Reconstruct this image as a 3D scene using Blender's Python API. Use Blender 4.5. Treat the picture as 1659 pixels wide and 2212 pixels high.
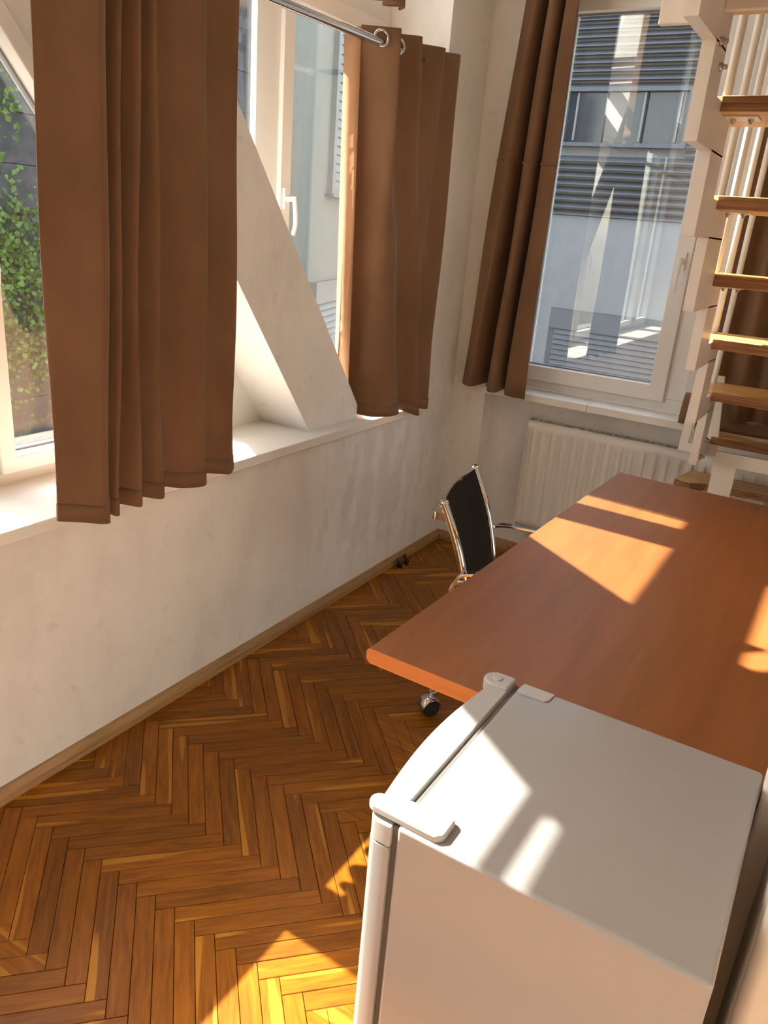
import bpy, bmesh, math, random
from mathutils import Vector, Matrix
random.seed(7)
for o in list(bpy.data.objects): bpy.data.objects.remove(o)
scn = bpy.context.scene
COL = scn.collection
R = math.radians

# ------------------------------------------------------------------ camera
cam_d = bpy.data.cameras.new('camera'); cam = bpy.data.objects.new('camera', cam_d); COL.objects.link(cam)
cam.location = (1.61666, -3.38314, 1.49073)
cam.rotation_euler = (1.215818, -0.077615, 0.549847)
cam_d.sensor_fit = 'VERTICAL'; cam_d.sensor_height = 36.0; cam_d.lens = 1683.56 / 2212 * 36.0
cam_d.clip_start = 0.02; cam_d.clip_end = 200
scn.camera = cam
# ------------------------------------------------------------------ sky, sun, exposure
world = bpy.data.worlds.new('sky'); scn.world = world; world.use_nodes = True
wn = world.node_tree.nodes; wl = world.node_tree.links
bg = wn['Background']
sky = wn.new('ShaderNodeTexSky'); sky.sky_type = 'NISHITA'; sky.sun_disc = False
sky.sun_elevation = R(42); sky.sun_rotation = R(270); sky.air_density = 1.0; sky.dust_density = 2.0
wb = wn.new('ShaderNodeMix'); wb.data_type = 'RGBA'; wb.blend_type = 'MULTIPLY'; wb.inputs['Factor'].default_value = 1.0
wb.inputs['B'].default_value = (1.12, 0.95, 0.80, 1)      # the camera's warm white balance, over the whole sky
wl.new(sky.outputs[0], wb.inputs['A']); wl.new(wb.outputs['Result'], bg.inputs[0]); bg.inputs[1].default_value = 0.60
sun_d = bpy.data.lights.new('sun', 'SUN'); sun_o = bpy.data.objects.new('sun', sun_d); COL.objects.link(sun_o)
sun_d.energy = 15.0; sun_d.angle = R(0.53); sun_d.color = (1.0, 0.92, 0.81)
SD = Vector((1.0, -0.03, -0.9)).normalized()
sun_o.rotation_euler = SD.to_track_quat('-Z', 'Y').to_euler(); sun_o.location = (-6, 0, 8)
vs = scn.view_settings
vs.view_transform = 'Standard'; vs.look = 'None'; vs.gamma = 1.0; vs.use_curve_mapping = False
vs.exposure = 1.2

# ------------------------------------------------------------------ materials
MATS = {}
def nodes_of(name):
    m = bpy.data.materials.new(name); m.use_nodes = True
    nt = m.node_tree; return m, nt, nt.nodes, nt.links, nt.nodes['Principled BSDF']
def ramp(nt, stops):
    r = nt.nodes.new('ShaderNodeValToRGB'); el = r.color_ramp.elements
    while len(el) < len(stops): el.new(0.5)
    for e, (p, c) in zip(el, stops): e.position = p; e.color = (*c, 1)
    return r
def plain(name, col, rough=0.5, metal=0.0, var=0.06, scale=6.0, bump=0.0, bscale=80.0, coat=0.0, spec=0.5):
    m, nt, N, L, b = nodes_of(name)
    tc = N.new('ShaderNodeTexCoord'); nz = N.new('ShaderNodeTexNoise'); nz.inputs['Scale'].default_value = scale; nz.inputs['Detail'].default_value = 4
    L.new(tc.outputs['Object'], nz.inputs['Vector'])
    r = ramp(nt, [(0.3, tuple(c * (1 - var) for c in col)), (0.7, tuple(min(1, c * (1 + var)) for c in col))])
    L.new(nz.outputs['Fac'], r.inputs['Fac']); L.new(r.outputs['Color'], b.inputs['Base Color'])
    b.inputs['Roughness'].default_value = rough; b.inputs['Metallic'].default_value = metal
    b.inputs['Specular IOR Level'].default_value = spec
    if coat: b.inputs['Coat Weight'].default_value = coat; b.inputs['Coat Roughness'].default_value = 0.12
    if bump:
        n2 = N.new('ShaderNodeTexNoise'); n2.inputs['Scale'].default_value = bscale; n2.inputs['Detail'].default_value = 3
        L.new(tc.outputs['Object'], n2.inputs['Vector'])
        bp = N.new('ShaderNodeBump'); bp.inputs['Strength'].default_value = bump; bp.inputs['Distance'].default_value = 0.004
        L.new(n2.outputs['Fac'], bp.inputs['Height']); L.new(bp.outputs['Normal'], b.inputs['Normal'])
    MATS[name] = m; return m
def wood(name, dark, mid, light, rough=0.35, axis=0, stretch=14.0, scale=9.0, perobj=0.25, sap=None, coat=0.25, coord='Object', spec=0.5):
    """grain runs along local axis; per-object tint variation"""
    m, nt, N, L, b = nodes_of(name)
    tc = N.new('ShaderNodeTexCoord'); oi = N.new('ShaderNodeObjectInfo')
    off = N.new('ShaderNodeVectorMath'); off.operation = 'SCALE'; off.inputs['Scale'].default_value = 37.0
    comb = N.new('ShaderNodeCombineXYZ')
    for i in range(3): L.new(oi.outputs['Random'], comb.inputs[i])
    L.new(comb.outputs[0], off.inputs[0])
    mp = N.new('ShaderNodeMapping'); sc = [stretch] * 3; sc[axis] = 1.0; mp.inputs['Scale'].default_value = sc
    L.new(tc.outputs[coord], mp.inputs['Vector'])
    add = N.new('ShaderNodeVectorMath'); add.operation = 'ADD'; L.new(mp.outputs[0], add.inputs[0]); L.new(off.outputs[0], add.inputs[1])
    nz = N.new('ShaderNodeTexNoise'); nz.inputs['Scale'].default_value = scale; nz.inputs['Detail'].default_value = 6; nz.inputs['Distortion'].default_value = 0.6
    L.new(add.outputs[0], nz.inputs['Vector'])
    r = ramp(nt, [(0.28, dark), (0.5, mid), (0.74, light)]); L.new(nz.outputs['Fac'], r.inputs['Fac'])
    hsv = N.new('ShaderNodeHueSaturation')
    mr = N.new('ShaderNodeMapRange'); mr.inputs['To Min'].default_value = 1 - perobj; mr.inputs['To Max'].default_value = 1 + perobj
    L.new(oi.outputs['Random'], mr.inputs['Value']); L.new(mr.outputs[0], hsv.inputs['Value'])
    L.new(r.outputs['Color'], hsv.inputs['Color'])
    out = hsv.outputs['Color']
    if sap:
        mp2 = N.new('ShaderNodeMapping'); s2 = [26.0] * 3; s2[axis] = 1.6; mp2.inputs['Scale'].default_value = s2
        L.new(tc.outputs[coord], mp2.inputs['Vector'])
        a2 = N.new('ShaderNodeVectorMath'); a2.operation = 'ADD'; L.new(mp2.outputs[0], a2.inputs[0]); L.new(off.outputs[0], a2.inputs[1])
        n2 = N.new('ShaderNodeTexNoise'); n2.inputs['Scale'].default_value = 1.0; n2.inputs['Detail'].default_value = 1; L.new(a2.outputs[0], n2.inputs['Vector'])
        r2 = ramp(nt, [(0.66, (0, 0, 0)), (0.69, (1, 1, 1))]); L.new(n2.outputs['Fac'], r2.inputs['Fac'])
        mx = N.new('ShaderNodeMix'); mx.data_type = 'RGBA'; L.new(r2.outputs['Color'], mx.inputs['Factor'])
        L.new(out, mx.inputs['A']); mx.inputs['B'].default_value = (*sap, 1); out = mx.outputs['Result']
    L.new(out, b.inputs['Base Color']); b.inputs['Roughness'].default_value = rough
    b.inputs['Coat Weight'].default_value = coat; b.inputs['Coat Roughness'].default_value = 0.25
    b.inputs['Specular IOR Level'].default_value = spec
    bp = N.new('ShaderNodeBump'); bp.inputs['Strength'].default_value = 0.12; bp.inputs['Distance'].default_value = 0.002
    L.new(nz.outputs['Fac'], bp.inputs['Height']); L.new(bp.outputs['Normal'], b.inputs['Normal'])
    MATS[name] = m; return m
def fabric(name, col, dark, trans=0.25, rough=0.9):
    m, nt, N, L, b = nodes_of(name)
    out = N['Material Output']
    tc = N.new('ShaderNodeTexCoord'); mp = N.new('ShaderNodeMapping'); mp.inputs['Scale'].default_value = (3, 3, 1.5)
    L.new(tc.outputs['Object'], mp.inputs['Vector'])
    nz = N.new('ShaderNodeTexNoise'); nz.inputs['Scale'].default_value = 2.2; nz.inputs['Detail'].default_value = 5; L.new(mp.outputs[0], nz.inputs['Vector'])
    r = ramp(nt, [(0.3, dark), (0.7, col)]); L.new(nz.outputs['Fac'], r.inputs['Fac'])
    L.new(r.outputs['Color'], b.inputs['Base Color']); b.inputs['Roughness'].default_value = rough
    b.inputs['Sheen Weight'].default_value = 0.25; b.inputs['Sheen Roughness'].default_value = 0.4
    b.inputs['Specular IOR Level'].default_value = 0.15
    tr = N.new('ShaderNodeBsdfTranslucent'); L.new(r.outputs['Color'], tr.inputs['Color'])
    mx = N.new('ShaderNodeMixShader'); mx.inputs[0].default_value = trans
    L.new(b.outputs[0], mx.inputs[1]); L.new(tr.outputs[0], mx.inputs[2]); L.new(mx.outputs[0], out.inputs['Surface'])
    n2 = N.new('ShaderNodeTexNoise'); n2.inputs['Scale'].default_value = 14; n2.inputs['Detail'].default_value = 2; L.new(tc.outputs['Object'], n2.inputs['Vector'])
    bp = N.new('ShaderNodeBump'); bp.inputs['Strength'].default_value = 0.25; bp.inputs['Distance'].default_value = 0.01
    L.new(n2.outputs['Fac'], bp.inputs['Height']); L.new(bp.outputs['Normal'], b.inputs['Normal'])
    MATS[name] = m; return m
def glass(name, f0=0.05, tint=(0.93, 0.96, 0.95)):
    """thin architectural pane: clear transmission plus angle-dependent mirror reflection"""
    m, nt, N, L, b = nodes_of(name); N.remove(b); out = N['Material Output']
    g = N.new('ShaderNodeNewGeometry'); dot = N.new('ShaderNodeVectorMath'); dot.operation = 'DOT_PRODUCT'
    L.new(g.outputs['Incoming'], dot.inputs[0]); L.new(g.outputs['Normal'], dot.inputs[1])
    ab = N.new('ShaderNodeMath'); ab.operation = 'ABSOLUTE'; L.new(dot.outputs['Value'], ab.inputs[0])
    om = N.new('ShaderNodeMath'); om.operation = 'SUBTRACT'; om.inputs[0].default_value = 1.0; L.new(ab.outputs[0], om.inputs[1])
    pw = N.new('ShaderNodeMath'); pw.operation = 'POWER'; pw.inputs[1].default_value = 5.0; L.new(om.outputs[0], pw.inputs[0])
    ma = N.new('ShaderNodeMath'); ma.operation = 'MULTIPLY_ADD'; ma.inputs[1].default_value = 1 - f0; ma.inputs[2].default_value = f0; L.new(pw.outputs[0], ma.inputs[0])
    t = N.new('ShaderNodeBsdfTransparent'); t.inputs['Color'].default_value = (*tint, 1)
    gl = N.new('ShaderNodeBsdfGlossy'); gl.inputs['Roughness'].default_value = 0.0; gl.inputs['Color'].default_value = (1, 1, 1, 1)
    mx = N.new('ShaderNodeMixShader'); L.new(ma.outputs[0], mx.inputs[0]); L.new(t.outputs[0], mx.inputs[1]); L.new(gl.outputs[0], mx.inputs[2])
    L.new(mx.outputs[0], out.inputs['Surface']); MATS[name] = m; return m
def plaster(name):
    m, nt, N, L, b = nodes_of(name)
    tc = N.new('ShaderNodeTexCoord')
    n1 = N.new('ShaderNodeTexNoise'); n1.inputs['Scale'].default_value = 2.6; n1.inputs['Detail'].default_value = 8; n1.inputs['Roughness'].default_value = 0.62
    mp = N.new('ShaderNodeMapping'); mp.inputs['Scale'].default_value = (1.4, 1.4, 0.8); L.new(tc.outputs['Object'], mp.inputs['Vector']); L.new(mp.outputs[0], n1.inputs['Vector'])
    r1 = ramp(nt, [(0.34, (0.76, 0.72, 0.69)), (0.5, (0.84, 0.81, 0.77)), (0.66, (0.87, 0.84, 0.80))]); L.new(n1.outputs['Fac'], r1.inputs['Fac'])
    n2 = N.new('ShaderNodeTexNoise'); n2.inputs['Scale'].default_value = 17; n2.inputs['Detail'].default_value = 9; L.new(tc.outputs['Object'], n2.inputs['Vector'])
    r2 = ramp(nt, [(0.62, (0, 0, 0)), (0.72, (1, 1, 1))]); L.new(n2.outputs['Fac'], r2.inputs['Fac'])
    ml = N.new('ShaderNodeMath'); ml.operation = 'MULTIPLY'; ml.inputs[1].default_value = 0.3; L.new(r2.outputs['Color'], ml.inputs[0])
    mx = N.new('ShaderNodeMix'); mx.data_type = 'RGBA'; L.new(ml.outputs[0], mx.inputs['Factor']); L.new(r1.outputs['Color'], mx.inputs['A']); mx.inputs['B'].default_value = (0.6, 0.55, 0.5, 1)
    # damp stain with streaks on the wall between the strut and the corner
    sub = N.new('ShaderNodeVectorMath'); sub.operation = 'SUBTRACT'; sub.inputs[1].default_value = (0.0, -0.62, 0.42); L.new(tc.outputs['Object'], sub.inputs[0])
    scl = N.new('ShaderNodeVectorMath'); scl.operation = 'MULTIPLY'; scl.inputs[1].default_value = (2.0, 2.0, 2.4); L.new(sub.outputs[0], scl.inputs[0])
    ln = N.new('ShaderNodeVectorMath'); ln.operation = 'LENGTH'; L.new(scl.outputs[0], ln.inputs[0])
    mpS = N.new('ShaderNodeMapping'); mpS.inputs['Scale'].default_value = (13, 13, 5); L.new(tc.outputs['Object'], mpS.inputs['Vector'])
    nS = N.new('ShaderNodeTexNoise'); nS.inputs['Scale'].default_value = 1.0; nS.inputs['Detail'].default_value = 7; nS.inputs['Roughness'].default_value = 0.6; L.new(mpS.outputs[0], nS.inputs['Vector'])
    sb_ = N.new('ShaderNodeMath'); sb_.operation = 'MULTIPLY_ADD'; sb_.inputs[1].default_value = -0.28; L.new(ln.outputs['Value'], sb_.inputs[0]); L.new(nS.outputs['Fac'], sb_.inputs[2])
    rS = ramp(nt, [(0.28, (0, 0, 0)), (0.42, (1, 1, 1))]); L.new(sb_.outputs[0], rS.inputs['Fac'])
    mS = N.new('ShaderNodeMath'); mS.operation = 'MULTIPLY'; mS.inputs[1].default_value = 0.40; L.new(rS.outputs['Color'], mS.inputs[0])
    mx2 = N.new('ShaderNodeMix'); mx2.data_type = 'RGBA'; L.new(mS.outputs[0], mx2.inputs['Factor']); L.new(mx.outputs['Result'], mx2.inputs['A']); mx2.inputs['B'].default_value = (0.60, 0.54, 0.53, 1)
    mx = mx2
    L.new(mx.outputs['Result'], b.inputs['Base Color']); b.inputs['Roughness'].default_value = 0.88
    b.inputs['Specular IOR Level'].default_value = 0.25
    n3 = N.new('ShaderNodeTexNoise'); n3.inputs['Scale'].default_value = 60; n3.inputs['Detail'].default_value = 5; L.new(tc.outputs['Object'], n3.inputs['Vector'])
    bp = N.new('ShaderNodeBump'); bp.inputs['Strength'].default_value = 0.18; bp.inputs['Distance'].default_value = 0.004
    L.new(n3.outputs['Fac'], bp.inputs['Height']); L.new(bp.outputs['Normal'], b.inputs['Normal'])
    MATS[name] = m; return m

plaster('plaster')
plain('paint_white', (0.86, 0.84, 0.80), 0.75, var=0.03, bump=0.05)
plain('sill_white', (0.84, 0.81, 0.76), 0.42, var=0.02, spec=0.4)
plain('upvc', (0.86, 0.84, 0.80), 0.30, var=0.015)
plain('gasket', (0.30, 0.30, 0.30), 0.5)
wood('parquet', (0.175, 0.054, 0.0015), (0.262, 0.085, 0.0022), (0.335, 0.118, 0.004), rough=0.38, axis=0, stretch=9, scale=9, perobj=0.20, sap=(0.45, 0.19, 0.016), coat=0.0, spec=0.32)
wood('oak_trim', (0.28, 0.15, 0.06), (0.40, 0.235, 0.10), (0.48, 0.30, 0.14), rough=0.5, axis=1, stretch=16, scale=5, perobj=0.0, coat=0.1)
plain('joint', (0.055, 0.022, 0.006), 0.8)
wood('desk_wood', (0.225, 0.076, 0.020), (0.258, 0.090, 0.024), (0.290, 0.106, 0.031), rough=0.42, axis=1, stretch=9, scale=2.6, perobj=0.0, coat=0.06, spec=0.4)
wood('desk_edge', (0.50, 0.15, 0.035), (0.60, 0.19, 0.05), (0.66, 0.23, 0.07), rough=0.35, axis=0, stretch=14, scale=3, perobj=0.0, coat=0.2)
wood('tread_wood', (0.50, 0.26, 0.08), (0.62, 0.36, 0.12), (0.70, 0.44, 0.18), rough=0.42, axis=0, stretch=10, scale=4, perobj=0.06, coat=0.15)
wood('ply_edge', (0.15, 0.06, 0.022), (0.30, 0.14, 0.055), (0.42, 0.22, 0.10), rough=0.6, axis=0, stretch=40, scale=4.5, perobj=0.05, coat=0.0)
fabric('curtain', (0.262, 0.145, 0.080), (0.205, 0.110, 0.058), trans=0.13)
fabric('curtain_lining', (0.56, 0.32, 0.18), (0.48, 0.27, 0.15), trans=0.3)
glass('pane', 0.10)
plain('chrome', (0.72, 0.72, 0.72), 0.10, metal=1.0, var=0.01)
plain('steel', (0.45, 0.43, 0.40), 0.35, metal=1.0, var=0.05)
plain('white_steel', (0.82, 0.76, 0.68), 0.34, var=0.02)
plain('fridge_white', (0.33, 0.32, 0.315), 0.26, var=0.012, coat=0.2)
plain('fridge_plastic', (0.42, 0.415, 0.40), 0.30, var=0.012)
plain('fridge_seal', (0.12, 0.115, 0.11), 0.6)
plain('radiator_white', (0.78, 0.73, 0.66), 0.36, var=0.02)
plain('dark_gap', (0.05, 0.04, 0.035), 0.9)
plain('black_mesh', (0.016, 0.011, 0.008), 0.8, var=0.2, bump=0.3, bscale=400, spec=0.15)
plain('black_plastic', (0.02, 0.02, 0.02), 0.4)
plain('clip_black', (0.012, 0.012, 0.012), 0.35)
plain('cladding', (0.11, 0.116, 0.13), 0.5, var=0.05)
plain('render_wall', (0.25, 0.25, 0.25), 0.9, var=0.05, bump=0.1)
plain('render_cream', (0.22, 0.22, 0.19), 0.9, var=0.05, bump=0.1)
plain('dark_metal', (0.10, 0.11, 0.13), 0.45)
plain('shutter_grey', (0.14, 0.145, 0.15), 0.55)
plain('far_glass', (0.05, 0.055, 0.06), 0.08, var=0.1)
plain('slate', (0.060, 0.062, 0.068), 0.8, var=0.35, scale=9, bump=0.4, bscale=40)
plain('ground_mat', (0.25, 0.24, 0.22), 0.95, var=0.2)
plain('leaf', (0.075, 0.135, 0.018), 0.5, var=0.6, scale=5)
plain('bark', (0.10, 0.07, 0.045), 0.9, var=0.3)
plain('cabinet_cream', (0.72, 0.66, 0.57), 0.4, var=0.02)

# ------------------------------------------------------------------ mesh helpers
class MB:
    def __init__(s): s.v = []; s.f = []; s.smooth = []
    def add(s, vs, fs, smooth=False):
        b = len(s.v); s.v += [tuple(v) for v in vs]
        for f in fs: s.f.append(tuple(i + b for i in f)); s.smooth.append(smooth)
        return s
    def box(s, a, b):
        (x0, y0, z0), (x1, y1, z1) = a, b
        return s.add([(x0,y0,z0),(x1,y0,z0),(x1,y1,z0),(x0,y1,z0),(x0,y0,z1),(x1,y0,z1),(x1,y1,z1),(x0,y1,z1)],
                     [(3,2,1,0),(4,5,6,7),(0,1,5,4),(1,2,6,5),(2,3,7,6),(3,0,4,7)])
    def prism(s, poly, c0, c1, axis):
        """polygon in the two other axes extruded along axis from c0 to c1"""
        n = len(poly)
        def P(p, c):
            return {'x': (c, p[0], p[1]), 'y': (p[0], c, p[1]), 'z': (p[0], p[1], c)}[axis]
        vs = [P(p, c0) for p in poly] + [P(p, c1) for p in poly]
        fs = [tuple(range(n - 1, -1, -1)), tuple(range(n, 2 * n))] + [(i, (i + 1) % n, (i + 1) % n + n, i + n) for i in range(n)]
        return s.add(vs, fs)
    def ring(s, outer, inner, c0, c1, axis, tilt=0.0):
        n = len(outer)
        def P(p, c):
            return {'x': (c, p[0], p[1]), 'y': (p[0], c, p[1]), 'z': (p[0], p[1], c)}[axis]
        vs = [P(p, c0) for p in outer] + [P(p, c1) for p in outer] + [P(p, c0) for p in inner] + [P(p, c1) for p in inner]
        fs = []
        for i in range(n):
            j = (i + 1) % n
            fs += [(i, j, j + n, i + n), (j + 2*n, i + 2*n, i + 3*n, j + 3*n), (i, i + 2*n, j + 2*n, j), (i + n, j + n, j + 3*n, i + 3*n)]
        return s.add(vs, fs)
    def tube(s, pts, r, seg=12, cap=True):
        pts = [Vector(p) for p in pts]; n = len(pts)
        rs = r if isinstance(r, (list, tuple)) else [r] * n
        up = Vector((0, 0, 1)); rings = []; prev = None
        for i, p in enumerate(pts):
            t = (pts[min(i + 1, n - 1)] - pts[max(i - 1, 0)]).normalized()
            if prev is None:
                a = t.cross(up) if abs(t.z) < 0.95 else t.cross(Vector((1, 0, 0)))
            else:
                a = prev - t * prev.dot(t)
            a.normalize(); prev = a; b = t.cross(a)
            rings.append([p + (a * math.cos(2 * math.pi * k / seg) + b * math.sin(2 * math.pi * k / seg)) * rs[i] for k in range(seg)])
        vs = [v for r_ in rings for v in r_]; fs = []
        for i in range(n - 1):
            for k in range(seg):
                k2 = (k + 1) % seg
                fs.append((i*seg + k, i*seg + k2, (i+1)*seg + k2, (i+1)*seg + k))
        s.add(vs, fs, True)
        if cap:
            s.add(rings[0], [tuple(range(seg - 1, -1, -1))]); s.add(rings[-1], [tuple(range(seg))])
        return s
    def bar(s, pts, w, h, side=None):
        """flat bar (w across 'side', h along normal) along a path"""
        pts = [Vector(p) for p in pts]; n = len(pts); rings = []
        for i, p in enumerate(pts):
            t = (pts[min(i + 1, n - 1)] - pts[max(i - 1, 0)]).normalized()
            a = Vector(side).normalized(); a = (a - t * a.dot(t)).normalized(); b = t.cross(a)
            rings.append([p + a*w/2 + b*h/2, p - a*w/2 + b*h/2, p - a*w/2 - b*h/2, p + a*w/2 - b*h/2])
        vs = [v for r_ in rings for v in r_]; fs = [(3, 2, 1, 0), tuple(4*(n-1) + k for k in range(4))]
        for i in range(n - 1):
            for k in range(4):
                k2 = (k + 1) % 4; fs.append((i*4 + k, i*4 + k2, (i+1)*4 + k2, (i+1)*4 + k))
        return s.add(vs, fs)
    def lathe(s, prof, c, axis=(0, 0, 1), seg=20):
        ax = Vector(axis).normalized(); a = ax.cross(Vector((0, 0, 1)) if abs(ax.z) < 0.9 else Vector((1, 0, 0))).normalized(); b = ax.cross(a); c = Vector(c)
        vs = [c + ax * h + (a * math.cos(2*math.pi*k/seg) + b * math.sin(2*math.pi*k/seg)) * r for r, h in prof for k in range(seg)]
        fs = []
        for i in range(len(prof) - 1):
            for k in range(seg):
                k2 = (k + 1) % seg; fs.append((i*seg + k, i*seg + k2, (i+1)*seg + k2, (i+1)*seg + k))
        s.add(vs, fs, True)
        s.add([vs[k] for k in range(seg)], [tuple(range(seg - 1, -1, -1))]); s.add([vs[-seg + k] for k in range(seg)], [tuple(range(seg))])
        return s
    def sheet(s, rows, smooth=True):
        n = len(rows[0]); vs = [p for r_ in rows for p in r_]; fs = []
        for i in range(len(rows) - 1):
            for k in range(n - 1): fs.append((i*n + k, i*n + k + 1, (i+1)*n + k + 1, (i+1)*n + k))
        return s.add(vs, fs, smooth)
    def xf(s, fn): s.v = [tuple(fn(Vector(v))) for v in s.v]; return s
ORG = {}
def obj(name, mb, mat, parent=None, bevel=0.0, solid=0.0, seg=2):
    org = ORG[parent.name] if parent else Vector((0, 0, 0))
    me = bpy.data.meshes.new(name)
    me.from_pydata([tuple(Vector(v) - org) for v in mb.v], [], mb.f)
    me.polygons.foreach_set('use_smooth', mb.smooth); me.update()
    bm = bmesh.new(); bm.from_mesh(me); bmesh.ops.recalc_face_normals(bm, faces=bm.faces); bm.to_mesh(me); bm.free()
    me.materials.append(MATS[mat] if isinstance(mat, str) else mat)
    o = bpy.data.objects.new(name, me); COL.objects.link(o)
    if parent: o.parent = parent
    ORG[o.name] = org.copy()
    if solid:
        md = o.modifiers.new('thickness', 'SOLIDIFY'); md.thickness = solid; md.offset = 0
    if bevel:
        md = o.modifiers.new('bevel', 'BEVEL'); md.width = bevel; md.segments = seg; md.limit_method = 'ANGLE'; md.angle_limit = R(40)
        me.polygons.foreach_set('use_smooth', [True] * len(me.polygons))
        md.harden_normals = True
    return o
def tag(o, label=None, cat=None, group=None, kind=None):
    if label: o['label'] = label
    if cat: o['category'] = cat
    if group: o['group'] = group
    if kind: o['kind'] = kind
    return o
def thing(name, loc, label, cat, group=None, kind=None):
    o = bpy.data.objects.new(name, None); COL.objects.link(o); o.location = loc; o.empty_display_size = 0.1
    ORG[o.name] = Vector(loc); return tag(o, label, cat, group, kind)
def B(a, b): return MB().box(a, b)
def rotz(c, a):
    c = Vector((c[0], c[1], 0)); ca, sa = math.cos(a), math.sin(a)
    return lambda v: Vector((c.x + ca*v.x - sa*v.y, c.y + sa*v.x + ca*v.y, v.z))
def catmull(P, n=8):
    P = [Vector(p) for p in P]; out = []
    for i in range(len(P) - 1):
        p0, p1, p2, p3 = P[max(i-1, 0)], P[i], P[i+1], P[min(i+2, len(P)-1)]
        for k in range(n):
            t = k / n
            out.append(0.5 * ((2*p1) + (-p0 + p2)*t + (2*p0 - 5*p1 + 4*p2 - p3)*t*t + (-p0 + 3*p1 - 3*p2 + p3)*t**3))
    out.append(P[-1]); return out

CEIL = 3.5; XR = 2.42; YN = -5.2
# ------------------------------------------------------------------ floor with herringbone parquet
fl = thing('floor', (0, 0, 0), 'oak herringbone parquet floor', 'floor', kind='structure')
obj('subfloor', B((-0.02, YN, -0.06), (XR, 0.12, -0.0135)), 'joint', fl)
Lp, wp, x0p, y0p = 0.2345 * 2**0.5, 0.0428, 0.0283, -2.4518
def clip(poly, ax, lim, keep_less):
    out = []
    for i in range(len(poly)):
        a, b = poly[i], poly[(i + 1) % len(poly)]
        ia = (a[ax] <= lim) == keep_less or abs(a[ax]-lim) < 1e-9; ib = (b[ax] <= lim) == keep_less or abs(b[ax]-lim) < 1e-9
        if ia: out.append(a)
        if ia != ib:
            t = (lim - a[ax]) / (b[ax] - a[ax]); out.append((a[0] + t*(b[0]-a[0]), a[1] + t*(b[1]-a[1])))
    return out
g = 0.0006; S2 = 2**0.5
planks = []
for band in range(-7, 8):
    for n in range(-70, 80):
        for kind in (0, 1):
            if kind == 0: u0, u1, v0, v1 = n*wp, n*wp + Lp, -n*wp, -n*wp + wp
            else: u0, u1, v0, v1 = n*wp + Lp, n*wp + Lp + wp, -n*wp, -n*wp + Lp
            u0 += band*Lp; u1 += band*Lp; v0 += band*Lp; v1 += band*Lp
            c = ((u0+u1)/2, (v0+v1)/2)
            cx, cy = x0p + (c[0]-c[1])/S2, y0p + (c[0]+c[1])/S2
            if -0.2 < cx < XR + .2 and YN - .2 < cy < 0.3:
                planks.append((kind, cx, cy))
def plank_poly(kind, cx, cy):
    hl, hw = Lp/2 - g, wp/2 - g
    ux, uy = (1/S2, 1/S2) if kind == 0 else (-1/S2, 1/S2)
    vx, vy = -uy, ux
    return [(cx + a*hl*ux + b*hw*vx, cy + a*hl*uy + b*hw*vy) for a, b in ((-1,-1),(1,-1),(1,1),(-1,1))]
def in_view(x, y):
    p = Vector((x, y, 0)); q = cam.rotation_euler.to_matrix().transposed() @ (p - cam.location)
    if q.z > -0.1: return None
    px, py = 829.5 + 1683.56*q.x/-q.z, 1106 - 1683.56*q.y/-q.z
    return (px, py)
pm = MB(); hl, hw, th, bv = Lp/2 - g, wp/2 - g, 0.013, 0.0011
pm.add([(-hl,-hw,-th),(hl,-hw,-th),(hl,hw,-th),(-hl,hw,-th),(-hl,-hw,-bv),(hl,-hw,-bv),(hl,hw,-bv),(-hl,hw,-bv),
        (-hl+bv,-hw+bv,0),(hl-bv,-hw+bv,0),(hl-bv,hw-bv,0),(-hl+bv,hw-bv,0)],
       [(0,1,5,4),(1,2,6,5),(2,3,7,6),(3,0,4,7),(4,5,9,8),(5,6,10,9),(6,7,11,10),(7,4,8,11),(8,9,10,11)])
plank_me = bpy.data.meshes.new('plank'); plank_me.from_pydata(pm.v, [], pm.f); plank_me.update(); plank_me.materials.append(MATS['parquet'])
cand = []
for kind, cx, cy in planks:
    poly = plank_poly(kind, cx, cy)
    for ax, lim, less in ((0, 0.0, False), (0, XR, True), (1, YN, False), (1, 0.1, True)):
        poly = clip(poly, ax, lim, less)
        if len(poly) < 3: break
    if len(poly) < 3: continue
    pv = in_view(cx, cy); vis = pv is not None and -60 < pv[0] < 1100 and pv[1] < 2330 and not (pv[0] > 830 and pv[1] > 1600)
    # hidden below the desk top or behind the fridge: not among those that show
    if vis and cx > 1.30: vis = False
    cand.append((vis, kind, cx, cy, poly))
showing = [c for c in cand if c[0]]
showing.sort(key=lambda c: (c[2]-cam.location.x)**2 + (c[3]-cam.location.y)**2)
keep = set(id(c) for c in showing[:300])
rest = MB(); rot = {0: R(45), 1: R(135)}
def plank_solid(mb, poly, z1):
    mb.prism(poly, -0.013, z1, 'z')
for c in cand:
    vis, kind, cx, cy, poly = c
    full = len(poly) == 4 and max(abs(a[0]-b[0]) + abs(a[1]-b[1]) for a, b in zip(poly, plank_poly(kind, cx, cy))) < 1e-6
    dz = random.uniform(-0.0004, 0.0)
    if id(c) in keep:
        if full:
            o = bpy.data.objects.new('plank', plank_me)
        else:
            lp = []
            a = -rot[kind]
            for p in poly:
                dx, dy = p[0]-cx, p[1]-cy; lp.append((dx*math.cos(a) - dy*math.sin(a), dx*math.sin(a) + dy*math.cos(a)))
            mb = MB().prism(lp, -0.013, 0, 'z'); me = bpy.data.meshes.new('plank'); me.from_pydata(mb.v, [], mb.f); me.update(); me.materials.append(MATS['parquet'])
            o = bpy.data.objects.new('plank', me)
        COL.objects.link(o); o.parent = fl; o.location = (cx, cy, dz); o.rotation_euler = (0, 0, rot[kind])
    else:
        plank_solid(rest, poly, dz)
ro = obj('remaining_planks', rest, 'parquet', fl); ro['kind'] = 'stuff'

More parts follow.
